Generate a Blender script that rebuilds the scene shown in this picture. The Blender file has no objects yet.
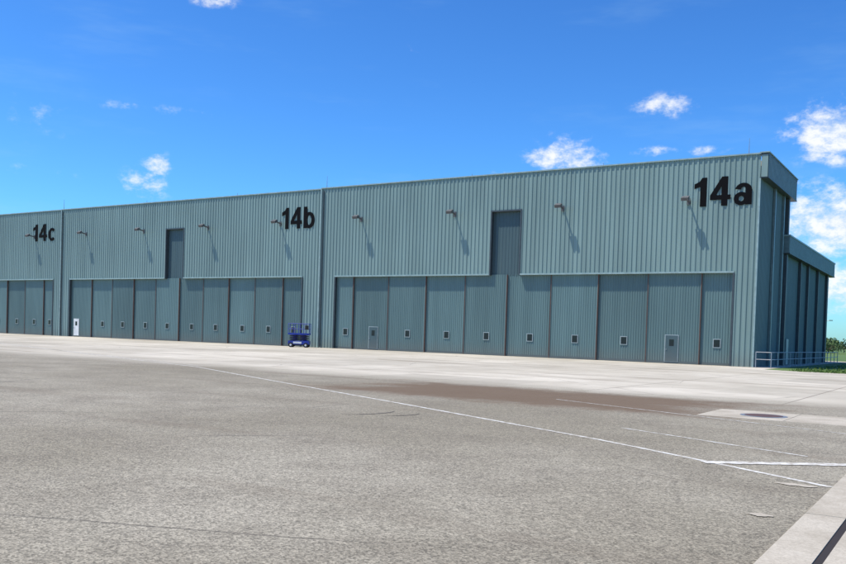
import bpy, math, random
from mathutils import Vector, Matrix
random.seed(7)
S=bpy.context.scene
class NT:
    def __init__(s,nt): s.nt=nt; nt.nodes.clear()
    def n(s,t,**kw):
        x=s.nt.nodes.new(t)
        for k,v in kw.items():
            if k[0]=='i' and k[1:].isdigit(): s.set(x.inputs[int(k[1:])],v)
            elif k.startswith('in_'): s.set(x.inputs[k[3:].replace('_',' ')],v)
            else: setattr(x,k,v)
        return x
    def set(s,i,v):
        if isinstance(v,bpy.types.NodeSocket): s.nt.links.new(v,i)
        elif isinstance(v,bpy.types.Node): s.nt.links.new(v.outputs[0],i)
        else: i.default_value=v
    def m(s,op,a,b=None,c=None,clamp=False):
        x=s.nt.nodes.new('ShaderNodeMath');x.operation=op;x.use_clamp=clamp
        s.set(x.inputs[0],a)
        if b is not None:s.set(x.inputs[1],b)
        if c is not None:s.set(x.inputs[2],c)
        return x.outputs[0]
    def mr(s,v,a,b,c=0.,d=1.,smooth=True):
        x=s.nt.nodes.new('ShaderNodeMapRange');x.interpolation_type='SMOOTHSTEP' if smooth else 'LINEAR'
        s.set(x.inputs[0],v);x.inputs[1].default_value=a;x.inputs[2].default_value=b;x.inputs[3].default_value=c;x.inputs[4].default_value=d
        return x.outputs[0]
    def mix(s,f,a,b,bt='MIX'):
        x=s.nt.nodes.new('ShaderNodeMix');x.data_type='RGBA';x.blend_type=bt
        s.set(x.inputs[0],f);s.set(x.inputs[6],a);s.set(x.inputs[7],b)
        return x.outputs[2]
    def grey(s,v):
        c=s.nt.nodes.new('ShaderNodeCombineColor')
        for i in range(3): s.set(c.inputs[i],v)
        return c.outputs[0]
    def noise(s,v,scale,detail=4,rough=.55):
        x=s.nt.nodes.new('ShaderNodeTexNoise');s.set(x.inputs['Vector'],v)
        x.inputs['Scale'].default_value=scale;x.inputs['Detail'].default_value=detail;x.inputs['Roughness'].default_value=rough
        return x.outputs[0]
    def map(s,v,scale=(1,1,1),loc=(0,0,0),rot=(0,0,0)):
        x=s.nt.nodes.new('ShaderNodeMapping');s.set(x.inputs[0],v);x.inputs[1].default_value=loc;x.inputs[2].default_value=rot;x.inputs[3].default_value=scale
        return x.outputs[0]
def newmat(name):
    m=bpy.data.materials.new(name);m.use_nodes=True
    t=NT(m.node_tree)
    out=t.n('ShaderNodeOutputMaterial');b=t.n('ShaderNodeBsdfPrincipled')
    t.nt.links.new(b.outputs[0],out.inputs[0])
    return m,t,b
def C(r,g,b): return (r,g,b,1)
def simple(name,col,rough=.5,metal=0.,var=.12,scale=3.,spec=.5):
    m,t,b=newmat(name)
    tc=t.n('ShaderNodeTexCoord').outputs['Object']
    nz=t.noise(tc,scale,3,.6)
    dark=tuple(c*(1-var) for c in col[:3])+(1,);lt=tuple(min(1,c*(1+var)) for c in col[:3])+(1,)
    t.set(b.inputs['Base Color'],t.mix(t.mr(nz,.3,.7),dark,lt))
    b.inputs['Roughness'].default_value=rough;b.inputs['Metallic'].default_value=metal
    b.inputs['Specular IOR Level'].default_value=spec
    return m
def siding(name,col,rough=.5,streak=.16,panel=0.9):
    m,t,b=newmat(name)
    tc=t.n('ShaderNodeTexCoord').outputs['Object']
    st=t.noise(t.map(tc,(1.6,1.6,.08)),1.0,5,.65)
    big=t.noise(tc,.12,2,.5)
    sx=t.n('ShaderNodeSeparateXYZ');t.set(sx.inputs[0],tc)
    px=t.m('FLOOR',t.m('DIVIDE',t.m('ADD',sx.outputs[0],sx.outputs[1]),panel))
    wn=t.n('ShaderNodeTexWhiteNoise',noise_dimensions='1D');t.set(wn.inputs['W'],px)
    f=t.m('ADD',t.m('MULTIPLY',t.mr(st,.3,.7),.45),t.m('ADD',t.m('MULTIPLY',t.mr(big,.3,.7),.3),t.m('MULTIPLY',wn.outputs[0],.25)))
    a=tuple(c*(1-streak) for c in col[:3])+(1,);c2=tuple(c*(1+streak*.8) for c in col[:3])+(1,)
    base=t.mix(f,a,c2)
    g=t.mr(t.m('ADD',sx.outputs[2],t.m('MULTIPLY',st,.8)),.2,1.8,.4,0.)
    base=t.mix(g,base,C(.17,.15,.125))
    t.set(b.inputs['Base Color'],base)
    t.set(b.inputs['Roughness'],t.mr(st,.2,.8,rough-.06,rough+.1))
    b.inputs['Specular IOR Level'].default_value=.4
    return m
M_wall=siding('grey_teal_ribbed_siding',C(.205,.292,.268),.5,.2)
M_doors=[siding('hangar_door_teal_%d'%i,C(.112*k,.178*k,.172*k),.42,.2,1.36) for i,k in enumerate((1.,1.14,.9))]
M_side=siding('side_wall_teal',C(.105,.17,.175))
M_slot=siding('tail_slot_panel',C(.065,.105,.11),.45)
M_trim=simple('light_teal_trim',C(.27,.36,.34),.4)
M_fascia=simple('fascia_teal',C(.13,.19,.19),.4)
M_fdark=simple('dark_trim',C(.05,.065,.07),.5)
M_seam=simple('door_seam_rust',C(.11,.06,.045),.7)
M_slotdark=simple('drain_slot',C(.03,.022,.018),.9)
M_black=simple('black_lettering',C(.006,.006,.007),.9,0,.05,3,.1)
M_glass=simple('dark_window_glass',C(.012,.016,.02),.08)
M_frame=simple('window_frame',C(.30,.35,.34),.4)
M_roof=simple('roof_membrane',C(.5,.5,.48),.8)
M_metal=simple('galvanised_metal',C(.35,.36,.37),.45,.6)
M_lamp=simple('floodlight_housing',C(.10,.10,.10),.5)
M_blue=simple('lift_blue_paint',C(.012,.035,.30),.35)
M_rub=simple('rubber',C(.02,.02,.02),.8)
M_wht=simple('white_panel',C(.7,.7,.68),.4)

class MB:
    def __init__(s): s.v=[];s.f=[];s.mi=[];s.mats=[]
    def mid(s,m):
        if m not in s.mats:s.mats.append(m)
        return s.mats.index(m)
    def face(s,pts,m):
        i=len(s.v);s.v+= [tuple(p) for p in pts];s.f.append(tuple(range(i,i+len(pts))));s.mi.append(s.mid(m))
    def box(s,x0,x1,y0,y1,z0,z1,m,M=None):
        P=[(x0,y0,z0),(x1,y0,z0),(x1,y1,z0),(x0,y1,z0),(x0,y0,z1),(x1,y0,z1),(x1,y1,z1),(x0,y1,z1)]
        if M is not None:P=[tuple(M@Vector(p)) for p in P]
        i=len(s.v);s.v+=P
        for q in [(0,3,2,1),(4,5,6,7),(0,1,5,4),(1,2,6,5),(2,3,7,6),(3,0,4,7)]:
            s.f.append(tuple(i+a for a in q));s.mi.append(s.mid(m))
    def prism(s,pts,y0,y1,m):
        n=len(pts);i=len(s.v)
        s.v+=[(x,y0,z) for x,z in pts]+[(x,y1,z) for x,z in pts]
        s.f.append(tuple(range(i,i+n)));s.mi.append(s.mid(m))
        for k in range(n):
            s.f.append((i+k,i+n+k,i+n+(k+1)%n,i+(k+1)%n));s.mi.append(s.mid(m))
    def cyl(s,p0,p1,r,m,n=10,r2=None):
        p0=Vector(p0);p1=Vector(p1);d=(p1-p0).normalized()
        a=d.orthogonal().normalized();b=d.cross(a);r2=r if r2 is None else r2
        i=len(s.v)
        for p,rr in((p0,r),(p1,r2)):
            for k in range(n):
                t=2*math.pi*k/n;s.v.append(tuple(p+a*math.cos(t)*rr+b*math.sin(t)*rr))
        for k in range(n):
            s.f.append((i+k,i+(k+1)%n,i+n+(k+1)%n,i+n+k));s.mi.append(s.mid(m))
        s.f.append(tuple(i+k for k in reversed(range(n))));s.mi.append(s.mid(m))
        s.f.append(tuple(i+n+k for k in range(n)));s.mi.append(s.mid(m))
    def corr(s,a0,a1,z0,z1,base,pitch,depth,m,axis='x',sgn=-1):
        bp=[(0,1),(.30,1),(.42,0),(.88,0),(1,1)]
        def h(a):
            t=(a/pitch)%1.0
            for (t0,h0),(t1,h1) in zip(bp,bp[1:]):
                if t<=t1: return h0+(h1-h0)*(t-t0)/(t1-t0)
            return 1
        A=[a0,a1];k=math.floor(a0/pitch)
        while k*pitch<a1:
            for t,_ in bp[:-1]:
                a=(k+t)*pitch
                if a0+1e-3<a<a1-1e-3:A.append(a)
            k+=1
        A=sorted(A);i=len(s.v)
        for a in A:
            o=base+sgn*depth*h(a)
            for z in(z0,z1): s.v.append((a,o,z) if axis=='x' else (o,a,z))
        for k in range(len(A)-1):
            s.f.append((i+2*k,i+2*k+2,i+2*k+3,i+2*k+1));s.mi.append(s.mid(m))
    def obj(s,name,parent=None):
        me=bpy.data.meshes.new(name);me.from_pydata(s.v,[],s.f)
        for m in s.mats:me.materials.append(m)
        me.polygons.foreach_set('material_index',s.mi)
        me.update();o=bpy.data.objects.new(name,me);S.collection.objects.link(o)
        if parent:o.parent=parent
        return o
def empty(name,loc=(0,0,0)):
    e=bpy.data.objects.new(name,None);e.location=loc;S.collection.objects.link(e);return e

# ---------------- hangar ----------------
H=15.42;HD=6.98;BAY=40.6
hang=empty('aircraft_hangar')
front=MB();trim=MB();slots=MB()
bays=[(0,-1.67,-38.6,H+.03),(-BAY,-42.85,-79.3,H-.04),(-2*BAY,-82.7,-119.9,H-.06)]
for bi,(br,dr,dl,h) in enumerate(bays):
    bl=br-BAY
    sc=(-20.45,-61.1,-101.5)[bi];s0,s1=sc-1.35,sc+1.35;zt=12.3
    R=br-.02;L=bl+.02 if bi<2 else bl
    front.corr(L,s0,HD,h,0,.38,.06,M_wall)
    front.corr(s1,R,HD,h,0,.38,.06,M_wall)
    front.corr(s0,s1,zt,h,0,.38,.06,M_wall)
    front.corr(L,dl,0,HD,0,.38,.06,M_wall)
    front.corr(dr,R,0,HD,0,.38,.06,M_wall)
    trim.box(bl+.0,br-.0,-.13,.35,h,h+.10,M_trim)
    trim.box(bl-.07,bl+.07,-.12,-.002,.02,h-.003,M_trim)
    trim.cyl((bl+.32,-.14,.1),(bl+.32,-.14,h-.2),.06,M_fdark,8)
    trim.box(dl-.1,s0-.12,-.11,.30,HD-.10,HD+.03,M_trim)
    trim.box(s1+.12,dr+.1,-.11,.30,HD-.10,HD+.03,M_trim)
    trim.box(dl-.14,dl,-.10,.55,0,HD-.102,M_fdark)
    trim.box(dr,dr+.14,-.10,.55,0,HD-.102,M_fdark)
    trim.box(s0-.12,s0,-.11,.4,HD-.10,zt+.12,M_fdark)
    trim.box(s1,s1+.12,-.11,.4,HD-.10,zt+.12,M_fdark)
    trim.box(s0,s1,-.11,.4,zt,zt+.12,M_fdark)
    slots.corr(s0,s1,HD-.1,zt,.32,.3,.02,M_slot)
trim.box(-.10,.03,-.085,-.002,0,13.7,M_trim)
front.obj('front_wall',hang);trim.obj('front_trim',hang);slots.obj('tail_slot_doors',hang)
doors=MB();win=MB();seam=MB()
def leafs(seams,right,left):
    xs=[right]+seams+[left]
    for i in range(len(xs)-1):
        a,b=xs[i+1],xs[i]
        y=.22 if i%2 else .34
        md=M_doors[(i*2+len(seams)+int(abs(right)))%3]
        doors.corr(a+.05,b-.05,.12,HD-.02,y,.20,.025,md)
        doors.box(a+.05,b-.05,y-.03,y+.05,.02,.20,M_slot)
        for x in(a+.03,b-.03-.05): doors.box(x,x+.05,y-.045,y+.04,.02,HD-.03,md)
        if i: seam.box(b-.03,b+.03,.15,.42,.03,HD-.04,M_seam)
        yield i,a,b,y
def window(xc,y,z=1.65,w=.46,h=.56):
    win.box(xc-w/2-.06,xc+w/2+.06,y-.07,y-.026,z-h/2-.06,z+h/2+.06,M_frame)
    win.box(xc-w/2,xc+w/2,y-.078,y-.0705,z-h/2,z+h/2,M_glass)
def pdoor(xc,y,mat):
    w=.95;z1=2.15
    win.box(xc-w/2-.06,xc+w/2+.06,y-.06,y-.026,.12,z1+.06,M_frame)
    win.box(xc-w/2,xc+w/2,y-.075,y-.0605,.16,z1,mat)
    win.box(xc-.18,xc+.18,y-.083,y-.0755,1.35,1.85,M_glass)
    win.box(xc-w/2+.06,xc-w/2+.12,y-.12,y-.0755,1.05,1.11,M_metal)
for i,a,b,y in leafs([-3.96-4.08*k for k in range(9)],-1.67,-38.6):
    if i==1: pdoor(-6.05,y,M_slot)
    elif i==8: pdoor(-34.2,y,M_slot)
    elif i==0: window(-2.7,y)
    else: window((a+b)/2+.2,y)
for i,a,b,y in leafs([-45.47-3.75*k for k in range(9)],-42.85,-79.3):
    if i==9: pdoor(-78.2,y,M_wht)
    else: window((a+b)/2+.1,y)
for i,a,b,y in leafs([-84.84-3.85*k for k in range(9)],-82.7,-119.9): window((a+b)/2+.1,y)
doors.obj('hangar_door_leaves',hang);win.obj('door_windows',hang);seam.obj('door_seams',hang)
body=MB()
body.box(-3*BAY+.05,-.08,.62,10.3,0,15.1,M_roof)
body.box(-3*BAY+.05,-.08,10.31,36.6,0,10.2,M_roof)
body.obj('hangar_body_and_roof',hang)
side=MB()
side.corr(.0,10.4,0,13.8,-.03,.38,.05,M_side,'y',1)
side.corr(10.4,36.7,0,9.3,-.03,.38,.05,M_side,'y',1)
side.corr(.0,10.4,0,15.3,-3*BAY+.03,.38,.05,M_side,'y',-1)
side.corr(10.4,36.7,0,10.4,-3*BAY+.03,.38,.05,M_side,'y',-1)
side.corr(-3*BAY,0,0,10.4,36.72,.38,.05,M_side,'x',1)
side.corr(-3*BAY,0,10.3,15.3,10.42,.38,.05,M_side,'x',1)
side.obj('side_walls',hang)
fa=MB()
fa.corr(.0,12.0,13.8,15.38,.48,.38,.04,M_fascia,'y',1)
fa.box(.031,.479,-.05,12.0,13.8,15.38,M_wall)
fa.box(-.1,.58,-.135,12.06,15.521,15.60,M_trim)
fa.box(-.1,.52,-.05,12.0,15.381,15.52,M_fdark)
fa.box(-.1,.54,.0,12.0,13.72,13.799,M_fdark)
fa.corr(9.7,37.2,9.25,10.6,.48,.38,.04,M_fascia,'y',1)
fa.box(.03,.479,9.7,37.2,9.25,10.6,M_fascia)
fa.box(.03,.56,9.64,37.25,10.601,10.72,M_trim)
fa.box(.03,.54,9.7,37.2,9.17,9.249,M_fdark)
for y in(4.8,8.5): fa.box(.03,.2,y,y+.28,0,13.71,M_fascia)
fa.box(.03,.3,9.95,10.4,0,13.71,M_fdark)
for y in(17.3,21.7,27.7,34.0): fa.box(.03,.26,y,y+.3,0,9.16,M_fdark)
fa.box(.03,.1,12.4,13.4,.05,2.2,M_frame)
fa.obj('side_fascia',hang)
def ring(cx,cz,ro,ri,a0=0,a1=360,n=40):
    out=[]
    for k in range(n):
        t0=math.radians(a0+(a1-a0)*k/n);t1=math.radians(a0+(a1-a0)*(k+1)/n)
        out.append([(cx+ri[0]*math.cos(t0),cz+ri[1]*math.sin(t0)),(cx+ro[0]*math.cos(t0),cz+ro[1]*math.sin(t0)),(cx+ro[0]*math.cos(t1),cz+ro[1]*math.sin(t1)),(cx+ri[0]*math.cos(t1),cz+ri[1]*math.sin(t1))])
    return out
def bx(a,b,c,d): return [(a,c),(b,c),(b,d),(a,d)]
G={'1':(.45,[[[(.25,0),(.45,0),(.45,1),(.30,1),(.22,.87),(.06,.79),(.06,.62),(.25,.70)]]]),
 '4':(.62,[[bx(.35,.54,0,1)],[bx(.0,.63,.21,.37)],[[(.0,.365),(.19,.365),(.355,.70),(.355,1.0)]]]),
 'a':(.56,[[bx(.36,.54,0,.50)],ring(.285,.49,(.255,.25),(.08,.12),-2,168),ring(.225,.21,(.225,.225),(.075,.09))]),
 'b':(.60,[[bx(0,.185,0,1)],ring(.31,.365,(.30,.38),(.115,.225))]),
 'c':(.54,[ring(.29,.365,(.29,.38),(.11,.225),44,316)])}
def sign(txt,x0,x1,z0,h):
    gap=.11;adv=0;tot=sum(G[c][0] for c in txt)+gap*(len(txt)-1)-.06;sc=(x1-x0)/tot;adv=-.06
    mb=MB()
    for c in txt:
        w,groups=G[c]
        for gi,g in enumerate(groups):
            for poly in g:
                mb.prism([(x0+(adv+p[0])*sc,z0+p[1]*h) for p in poly],-.085-.002*gi,-.066,M_black)
        adv+=w+gap
    mb.obj('lettering_'+txt,hang)
sign('14a',-4.7,-.5,11.85,2.15)
sign('14b',-45.6,-41.4,11.72,2.1)
sign('14c',-86.9,-82.4,11.72,2.1)
fl=MB()
for x in [-5.1-10.2*k for k in range(4)]+[-45.8-10.2*k for k in range(4)]+[-86.6-10.2*k for k in range(4)]:
    z=12.3
    fl.box(x-.12,x+.12,-.12,-.06,z-.25,z+.2,M_lamp)
    fl.cyl((x,-.06,z),(x,-.85,z+.1),.07,M_lamp,8)
    M=Matrix.Translation((x,-1.0,z+.08))@Matrix.Rotation(math.radians(28),4,'X')
    fl.box(-.27,.27,-.2,.2,-.11,.13,M_lamp,M)
    fl.box(-.19,.19,-.16,.16,-.125,-.111,M_wht,M)
fl.obj('wall_floodlights',hang)
rods=MB()
for x in(-.9,-40.1,-81.0): rods.cyl((x,.1,15.4),(x,.1,16.7),.035,M_metal,6,.012)
for x in(-12,-24,-52,-66): rods.cyl((x,.1,15.4),(x,.1,15.75),.02,M_metal,6)
rods.obj('lightning_rods',hang)

# ---------------- ground ----------------
def sheet(name,pts,z,mat):
    mb=MB();mb.face([(x,y,z) for x,y in pts],mat);return mb.obj(name)
m,t,b=newmat('grass');tc=t.n('ShaderNodeTexCoord').outputs['Object']
a=t.noise(tc,.15,4,.6);c=t.noise(tc,3,4,.7)
col=t.mix(t.mr(a,.35,.65),C(.08,.15,.022),C(.17,.22,.05));col=t.mix(t.mr(c,.35,.7),col,C(.055,.115,.018))
t.set(b.inputs['Base Color'],col);b.inputs['Roughness'].default_value=.9
M_grass=m
sheet('ground',[(-3000,-3000),(3000,-3000),(3000,3000),(-3000,3000)],0,M_grass)
def apronmat():
    m,t,b=newmat('apron_pavement')
    tc=t.n('ShaderNodeTexCoord').outputs['Object']
    sx=t.n('ShaderNodeSeparateXYZ');t.set(sx.inputs[0],tc);X,Y=sx.outputs[0],sx.outputs[1]
    n1=t.noise(tc,.10,4,.6);n2=t.noise(tc,.6,5,.65);n3=t.noise(tc,9,4,.75)
    asp=t.mix(t.mr(n1,.35,.65),C(.262,.228,.165),C(.345,.305,.232))
    asp=t.mix(t.mr(n2,.38,.7,0,.55),asp,C(.205,.175,.13))
    vo=t.n('ShaderNodeTexVoronoi');t.set(vo.inputs['Vector'],tc);vo.inputs['Scale'].default_value=60
    vc=t.n('ShaderNodeSeparateColor');t.set(vc.inputs[0],vo.outputs['Color'])
    st=t.m('MULTIPLY',t.mr(vc.outputs[0],.0,1.,.42,1.55,False),t.mr(n3,.3,.7,.78,1.2,False))
    asp=t.mix(.85,asp,t.mix(1.,asp,t.grey(st),'MULTIPLY'))
    con=t.mix(t.mr(n1,.3,.7),C(.49,.435,.34),C(.63,.565,.455))
    con=t.mix(t.mr(n2,.42,.75,0,.55),con,C(.37,.315,.24))
    slab=t.n('ShaderNodeTexWhiteNoise',noise_dimensions='2D')
    cv=t.n('ShaderNodeCombineXYZ');t.set(cv.inputs[0],t.m('FLOOR',t.m('DIVIDE',X,6.)));t.set(cv.inputs[1],t.m('FLOOR',t.m('DIVIDE',Y,6.)))
    t.set(slab.inputs['Vector'],cv.outputs[0])
    con=t.mix(1.,con,t.grey(t.m('MULTIPLY_ADD',slab.outputs[0],.22,.86)),'MULTIPLY')
    def line(c,p,w):
        fr=t.m('FRACT',t.m('DIVIDE',c,p));return t.m('LESS_THAN',t.m('ABSOLUTE',t.m('SUBTRACT',fr,.5)),w/p)
    j=t.m('MAXIMUM',line(X,6.,.035),line(Y,6.,.035))
    con=t.mix(t.m('MULTIPLY',j,.55),con,C(.14,.115,.09))
    wob=t.m('MULTIPLY',t.m('SUBTRACT',n2,.5),5.)
    mk=t.mr(t.m('ADD',Y,wob),-42.,-37.)
    col=t.mix(mk,asp,con)
    dx=t.m('DIVIDE',t.m('ABSOLUTE',t.m('SUBTRACT',X,2.9)),6.2);dy=t.m('DIVIDE',t.m('ABSOLUTE',t.m('SUBTRACT',Y,-43.8)),3.3)
    dd=t.m('ADD',t.m('MAXIMUM',dx,dy),t.m('MULTIPLY',t.m('SUBTRACT',n2,.5),1.3))
    col=t.mix(t.mr(dd,.62,1.15,.85,0.),col,C(.15,.098,.06))
    s=t.noise(t.map(tc,(.06,.5,1),(0,0,0),(0,0,.46)),1.,5,.6)
    col=t.mix(t.mr(s,.53,.69,0,.5),col,C(.18,.142,.10))
    # sealed cracks
    wv=t.n('ShaderNodeTexNoise',in_Scale=.7);t.set(wv.inputs['Vector'],tc)
    v2=t.n('ShaderNodeTexVoronoi',feature='DISTANCE_TO_EDGE');t.set(v2.inputs['Vector'],t.mix(.12,tc,wv.outputs['Color']));v2.inputs['Scale'].default_value=.17
    col=t.mix(t.m('MULTIPLY',t.mr(v2.outputs[0],.0,.005,.6,0),t.mr(n1,.46,.56)),col,C(.07,.06,.05))
    t.set(b.inputs['Base Color'],col);b.inputs['Roughness'].default_value=.92
    b.inputs['Specular IOR Level'].default_value=.2
    bp=t.n('ShaderNodeBump',in_Strength=.4,in_Distance=.01);t.set(bp.inputs['Height'],t.m('ADD',vc.outputs[0],vo.outputs[0]));t.set(b.inputs['Normal'],bp.outputs[0])
    return m
M_apron=apronmat()
sheet('apron_pavement',[(-220,-220),(12.1,-220),(12.1,-30),(60,-30),(60,-6.4),(3.4,-5.6),(1.6,-4.5),(1.6,45),(-220,45)],.004,M_apron)
sheet('taxiway_pavement',[(14.2,-220),(120,-220),(120,-30),(14.2,-30)],.004,M_apron)
m,t,b=newmat('concrete_strip');tc=t.n('ShaderNodeTexCoord').outputs['Object']
n1=t.noise(tc,1.2,5,.6);n2=t.noise(tc,40,3,.7)
col=t.mix(t.mr(n1,.3,.7),C(.41,.35,.26),C(.58,.51,.40));col=t.mix(t.mr(n2,.35,.7,0,.5),col,C(.28,.235,.17))
t.set(b.inputs['Base Color'],col);b.inputs['Roughness'].default_value=.9
bp=t.n('ShaderNodeBump',in_Strength=.3,in_Distance=.006);t.set(bp.inputs['Height'],n2);t.set(b.inputs['Normal'],bp.outputs[0])
M_c2=m
dr=MB()
for k in range(30):
    y0=-120+k*3.0
    dr.box(12.1,12.46,y0+.01,y0+2.99,-.02,.012,M_c2);dr.box(12.53,14.2,y0+.01,y0+2.99,-.02,.012,M_c2)
dr.box(12.46,12.53,-120,-30,-.02,.002,M_slotdark)
dr.obj('concrete_drain_strip')
pad=MB()
pad.box(8.15,10.0,-46.1,-43.7,-.02,.008,M_c2);pad.box(10.02,12.05,-46.1,-43.7,-.02,.008,M_c2)
pad.obj('concrete_pad')
mh=MB();mh.cyl((9.4,-45.0,.008),(9.4,-45.0,.02),.42,M_seam,28);mh.cyl((9.4,-45.0,.008),(9.4,-45.0,.016),.52,M_metal,28);mh.obj('manhole_cover')
m,t,b=newmat('worn_white_paint');tc=t.n('ShaderNodeTexCoord').outputs['Object']
n=t.noise(tc,5,8,.8)
col=t.mix(t.mr(n,.40,.6),C(.40,.35,.27),C(.74,.71,.64))
t.set(b.inputs['Base Color'],col);b.inputs['Roughness'].default_value=.8
M_paint=m
mk=MB()
def pl(pts,w,mat=M_paint,z=.008):
    for (a,b_) in zip(pts,pts[1:]):
        a=Vector(a);b_=Vector(b_);L=(b_-a).length;n=(b_-a).normalized();n=Vector((-n.y,n.x))
        k=max(1,int(L/.25));ws=[w/2*random.uniform(.85,1.08) for _ in range(k+1)]
        for q in range(k):
            p0=a.lerp(b_,q/k);p1=a.lerp(b_,(q+1)/k);w0,w1=ws[q],ws[q+1]
            mk.face([(p0.x-n.x*w0,p0.y-n.y*w0,z),(p1.x-n.x*w1,p1.y-n.y*w1,z),(p1.x+n.x*w1,p1.y+n.y*w1,z),(p0.x+n.x*w0,p0.y+n.y*w0,z)],mat)
pl([(-60,-24),(-19.8,-38.9),(-13.5,-41.0),(-6.2,-44.9),(2.0,-49.2),(8.3,-52.6),(10.2,-53.8),(12.08,-55.05)],.10)
pl([(7.9,-50.4),(11.4,-52.2)],.07)
pl([(4.0,-44.5),(12.05,-48.2)],.06)
pl([(-50,-28.5),(-14,-40.2)],.08)
pl([(10.35,-54.05),(12.05,-52.75)],.24,M_paint,.012)
def blob(cx,cy,rx,ry):
    mk.face([(cx+rx*math.cos(t*.262)*random.uniform(.7,1.15),cy+ry*math.sin(t*.262)*random.uniform(.7,1.15),.0125) for t in range(24)],M_c2)
blob(11.72,-55.2,.22,.10);blob(11.75,-57.4,.12,.09)
mk.obj('painted_markings')
M_tyre=simple('tyre_mark',C(.11,.09,.07),.9)
tm=MB()
def arc(cx,cy,r,a0,a1,w):
    n=14
    for k in range(n):
        t0=a0+(a1-a0)*k/n;t1=a0+(a1-a0)*(k+1)/n
        w0=w*math.sin(math.pi*(k+.3)/(n+.6))
        tm.face([(cx+(r-w0)*math.cos(t0),cy+(r-w0)*math.sin(t0),.0085),(cx+(r-w0)*math.cos(t1),cy+(r-w0)*math.sin(t1),.0085),(cx+(r+w0)*math.cos(t1),cy+(r+w0)*math.sin(t1),.0085),(cx+(r+w0)*math.cos(t0),cy+(r+w0)*math.sin(t0),.0085)],M_tyre)
arc(2.1,-51.6,1.2,-.9,.5,.035);arc(3.0,-51.4,.9,-.9,.3,.03)
tm.obj('tyre_marks')

gt=MB()
for i in range(9000):
    y=-6.2+60*random.random()**2.2;x=3.2+random.random()*(26)
    if y<-5.2 and x<4:continue
    h=.06+.12*random.random();a=random.random()*6.28;w=.05
    gt.face([(x-w*math.cos(a),y-w*math.sin(a),0),(x+w*math.cos(a),y+w*math.sin(a),0),(x+random.uniform(-.08,.08),y+random.uniform(-.08,.08),h)],M_grass)
gt.obj('grass')
ra=MB()
ra_pts=[(.25,-.4),(1.3,-.4)]+[(1.3,2+2.6*k) for k in range(14)]
for i,(x,y) in enumerate(ra_pts):
    ra.cyl((x,y,0),(x,y,1.15),.035,M_metal,8)
    if i:
        px,py=ra_pts[i-1]
        for z in(.6,1.12): ra.cyl((px,py,z),(x,y,z),.028,M_metal,8)
ra.obj('pipe_railing')
li=MB();B=M_blue
li.box(-1.0,1.0,-.42,.42,.28,.62,B);li.box(-.92,.92,-.36,.36,.18,.28,M_rub)
for x in(-.72,.72):
    for y in(-.42,.42): li.cyl((x,y-.12,.22),(x,y+.12,.22),.22,M_rub,18);li.cyl((x,y-.13,.22),(x,y+.13,.22),.1,M_wht,12)
for k in range(4):
    z0=.64+k*.14
    for y in(-.3,.3):
        li.cyl((-.85,y,z0),(.85,y,z0+.14),.045,M_rub,6);li.cyl((.85,y+.06,z0),(-.85,y+.06,z0+.14),.045,B,6)
li.box(-1.02,1.02,-.42,.42,1.2,1.36,B)
for z in(1.75,2.25):
    for y in(-.4,.4): li.cyl((-1.0,y,z),(1.0,y,z),.03,B,6)
    for x in(-1.,1.): li.cyl((x,-.4,z),(x,.4,z),.03,B,6)
for x in(-1.,-.5,0,.5,1.):
    for y in(-.4,.4): li.cyl((x,y,1.3),(x,y,2.25),.03,B,6)
li.box(.62,.95,-.5,-.43,1.7,2.1,M_rub);li.box(-.5,.3,-.435,-.425,.36,.54,M_wht)
o=li.obj('scissor_lift');o.location=(-41.0,-2.3,.008);o.rotation_euler=(0,0,.5)
m,t,b=newmat('foliage');tc=t.n('ShaderNodeTexCoord').outputs['Object']
n=t.noise(tc,.6,3,.6);t.set(b.inputs['Base Color'],t.mix(t.mr(n,.35,.65),C(.02,.05,.012),C(.08,.13,.03)));b.inputs['Roughness'].default_value=.8
M_leaf=m;M_bark=simple('bark',C(.09,.065,.045),.9)
def tree(mb,x,y,h,r,n,leaf=.045):
    mb.cyl((x,y,0),(x,y,h*.55),.03*h,M_bark,6,.02*h)
    cl=[(x+random.uniform(-r,r)*.7,y+random.uniform(-r,r)*.7,h*random.uniform(.3,.85),r*random.uniform(.35,.6)) for _ in range(8)]
    for cx_,cy_,cz_,cr in cl: mb.cyl((x,y,h*.3),(cx_,cy_,cz_),.02*h,M_bark,5,.006*h)
    for _ in range(n):
        cx_,cy_,cz_,cr=random.choice(cl);d=Vector((random.gauss(0,1),random.gauss(0,1),random.gauss(0,.6))).normalized()*cr*random.random()**.4
        p=Vector((cx_,cy_,max(cz_+d.z*.6,.1)))+Vector((d.x,d.y,0));s=h*leaf*random.uniform(.6,1.5)
        a=Vector((random.gauss(0,1),random.gauss(0,1),random.gauss(0,1))).normalized();b_=a.orthogonal().normalized()
        mb.face([p-a*s,p+b_*s*.7,p+a*s,p-b_*s*.7],M_leaf)
tl=MB()
for i in range(190):
    az=math.radians(random.uniform(-14,40));D=random.uniform(230,320)
    tree(tl,13.4+D*math.sin(az),-66+D*math.cos(az),random.uniform(3,5.),random.uniform(2.5,4.5),170,.07)
tl.obj('distant_trees')
lp=MB();lp.cyl((0,0,0),(0,0,6.6),.09,M_metal,8,.06);lp.cyl((0,0,6.5),(1.0,0,6.7),.05,M_metal,6);lp.box(.7,1.3,-.15,.15,6.6,6.75,M_lamp)
o=lp.obj('street_lamp');o.location=(13.42-.144*165,-66.2+1.09*165,0)

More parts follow.
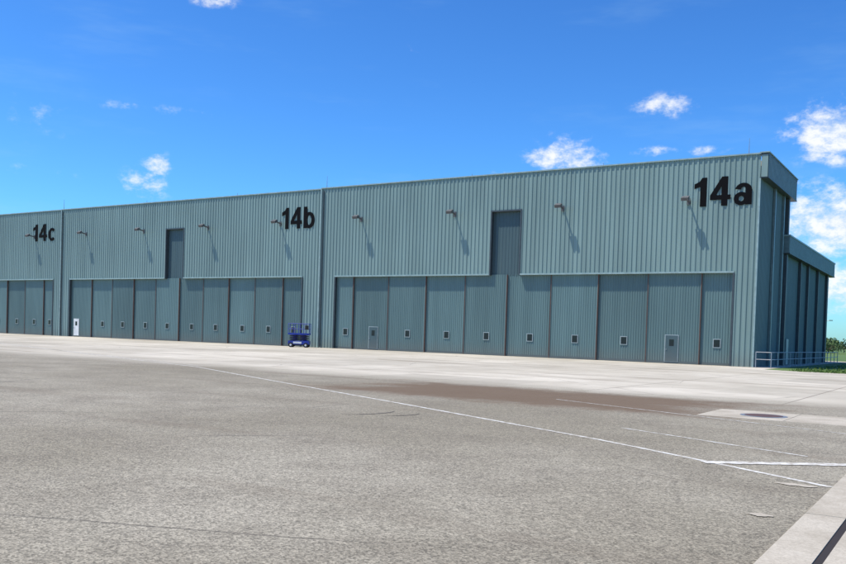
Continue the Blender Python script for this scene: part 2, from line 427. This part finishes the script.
cam=bpy.data.cameras.new('camera');co=bpy.data.objects.new('camera',cam);S.collection.objects.link(co);S.camera=co
yaw,pit,rol=.5634,-.0229,.0319
F0=Vector((-math.sin(yaw),math.cos(yaw),0));R0=Vector((math.cos(yaw),math.sin(yaw),0));U0=Vector((0,0,1))
F=F0*math.cos(pit)+U0*math.sin(pit);U=-F0*math.sin(pit)+U0*math.cos(pit)
R=R0*math.cos(rol)+U*math.sin(rol);U2=-R0*math.sin(rol)+U*math.cos(rol)
co.matrix_world=Matrix(((R.x,U2.x,-F.x,13.4207),(R.y,U2.y,-F.y,-66.2199),(R.z,U2.z,-F.z,1.65),(0,0,0,1)))
cam.sensor_width=36;cam.lens=868.59/846*36;cam.shift_y=72/846;cam.clip_end=8000;cam.clip_start=.1
d=Vector((1.6,1.4,-4.3)).normalized()
sl=bpy.data.lights.new('sun','SUN');sl.energy=5.0;sl.angle=math.radians(.5);sl.color=(1,.95,.85)
so=bpy.data.objects.new('sun',sl);S.collection.objects.link(so);so.rotation_euler=d.to_track_quat('-Z','Y').to_euler();so.location=(-20,-40,60)
w=bpy.data.worlds.new('World');S.world=w;w.use_nodes=True;t=NT(w.node_tree)
out=t.n('ShaderNodeOutputWorld');bg=t.n('ShaderNodeBackground');t.nt.links.new(bg.outputs[0],out.inputs[0]);bg.inputs[1].default_value=.12
sky=t.n('ShaderNodeTexSky',sky_type='NISHITA');sky.sun_disc=False
sky.sun_elevation=math.asin(-d.z);sky.sun_rotation=math.atan2(-d.x,-d.y)%(2*math.pi);sky.dust_density=.4;sky.ozone_density=2.5;sky.air_density=1.0
base=t.mix(1.,sky.outputs[0],C(.80*.12,1.12*.12,1.55*.12),'MULTIPLY')
gm=t.n('ShaderNodeGamma');t.set(gm.inputs[0],base);gm.inputs[1].default_value=1.32
base=t.mix(1.,gm.outputs[0],C(.85/.12,1.10/.12,1.05/.12),'MULTIPLY')
dirv=t.n('ShaderNodeTexCoord').outputs['Generated']
clouds=[(-46.3,20.1,.024,.009,.85),(-50.2,8.8,.022,.014,.75),(-49.6,9.9,.013,.014,.7),(-50.7,13.3,.07,.005,.3),(-56.5,12.,.03,.02,.25),(-56.,9.,.03,.006,.4),(-23.4,11.5,.036,.019,1.),(-26.9,10.3,.024,.006,.75),
 (-17.4,14.6,.026,.010,.8),(-16.3,11.9,.040,.005,.7),(-7.0,12.6,.046,.026,1.15),(-6.6,7.2,.07,.036,1.15),(-5,3.6,.12,.03,1.),(-34,17.8,.014,.007,.35),(20,12,.12,.05,1.),(-100,14,.12,.04,1.)]
acc=None
for az,el,sw,sh,st in clouds:
    az=math.radians(az);el=math.radians(el)
    c=(math.sin(az)*math.cos(el),math.cos(az)*math.cos(el),math.sin(el))
    v=t.n('ShaderNodeVectorMath',operation='SUBTRACT',i0=dirv,i1=c).outputs[0]
    v=t.n('ShaderNodeVectorMath',operation='MULTIPLY',i0=v,i1=(1/sw,1/sw,1/sh)).outputs[0]
    L=t.n('ShaderNodeVectorMath',operation='LENGTH',i0=v).outputs['Value']
    k=t.m('MULTIPLY',t.mr(L,0.,2.0,1.,0.),st)
    acc=k if acc is None else t.m('MAXIMUM',acc,k)
nz=t.noise(t.map(dirv,(1,1,1.6)),42,8,.64);nz2=t.noise(t.map(dirv,(1,1,2),(3,1,2)),11,4,.6)
nn=t.m('ADD',t.m('MULTIPLY',nz,.85),t.m('MULTIPLY',nz2,.15))
dens=t.mr(t.m('ADD',nn,t.m('MULTIPLY',acc,.34)),.57,.93)
dens=t.m('MULTIPLY',dens,t.mr(acc,.0,.45))
veil=t.mr(t.noise(t.map(dirv,(1,1,5)),4,5,.6),.5,.8,0,.16)
c1=t.mix(veil,base,C(4,6.2,8))
c2=t.mix(t.m('MULTIPLY',dens,.95),c1,t.mix(t.mr(nz,.36,.6),C(6.0,6.9,8.0),C(8.6,8.7,8.8)))
t.set(bg.inputs[0],c2)
S.view_settings.view_transform='Standard';S.view_settings.look='None';S.view_settings.exposure=0
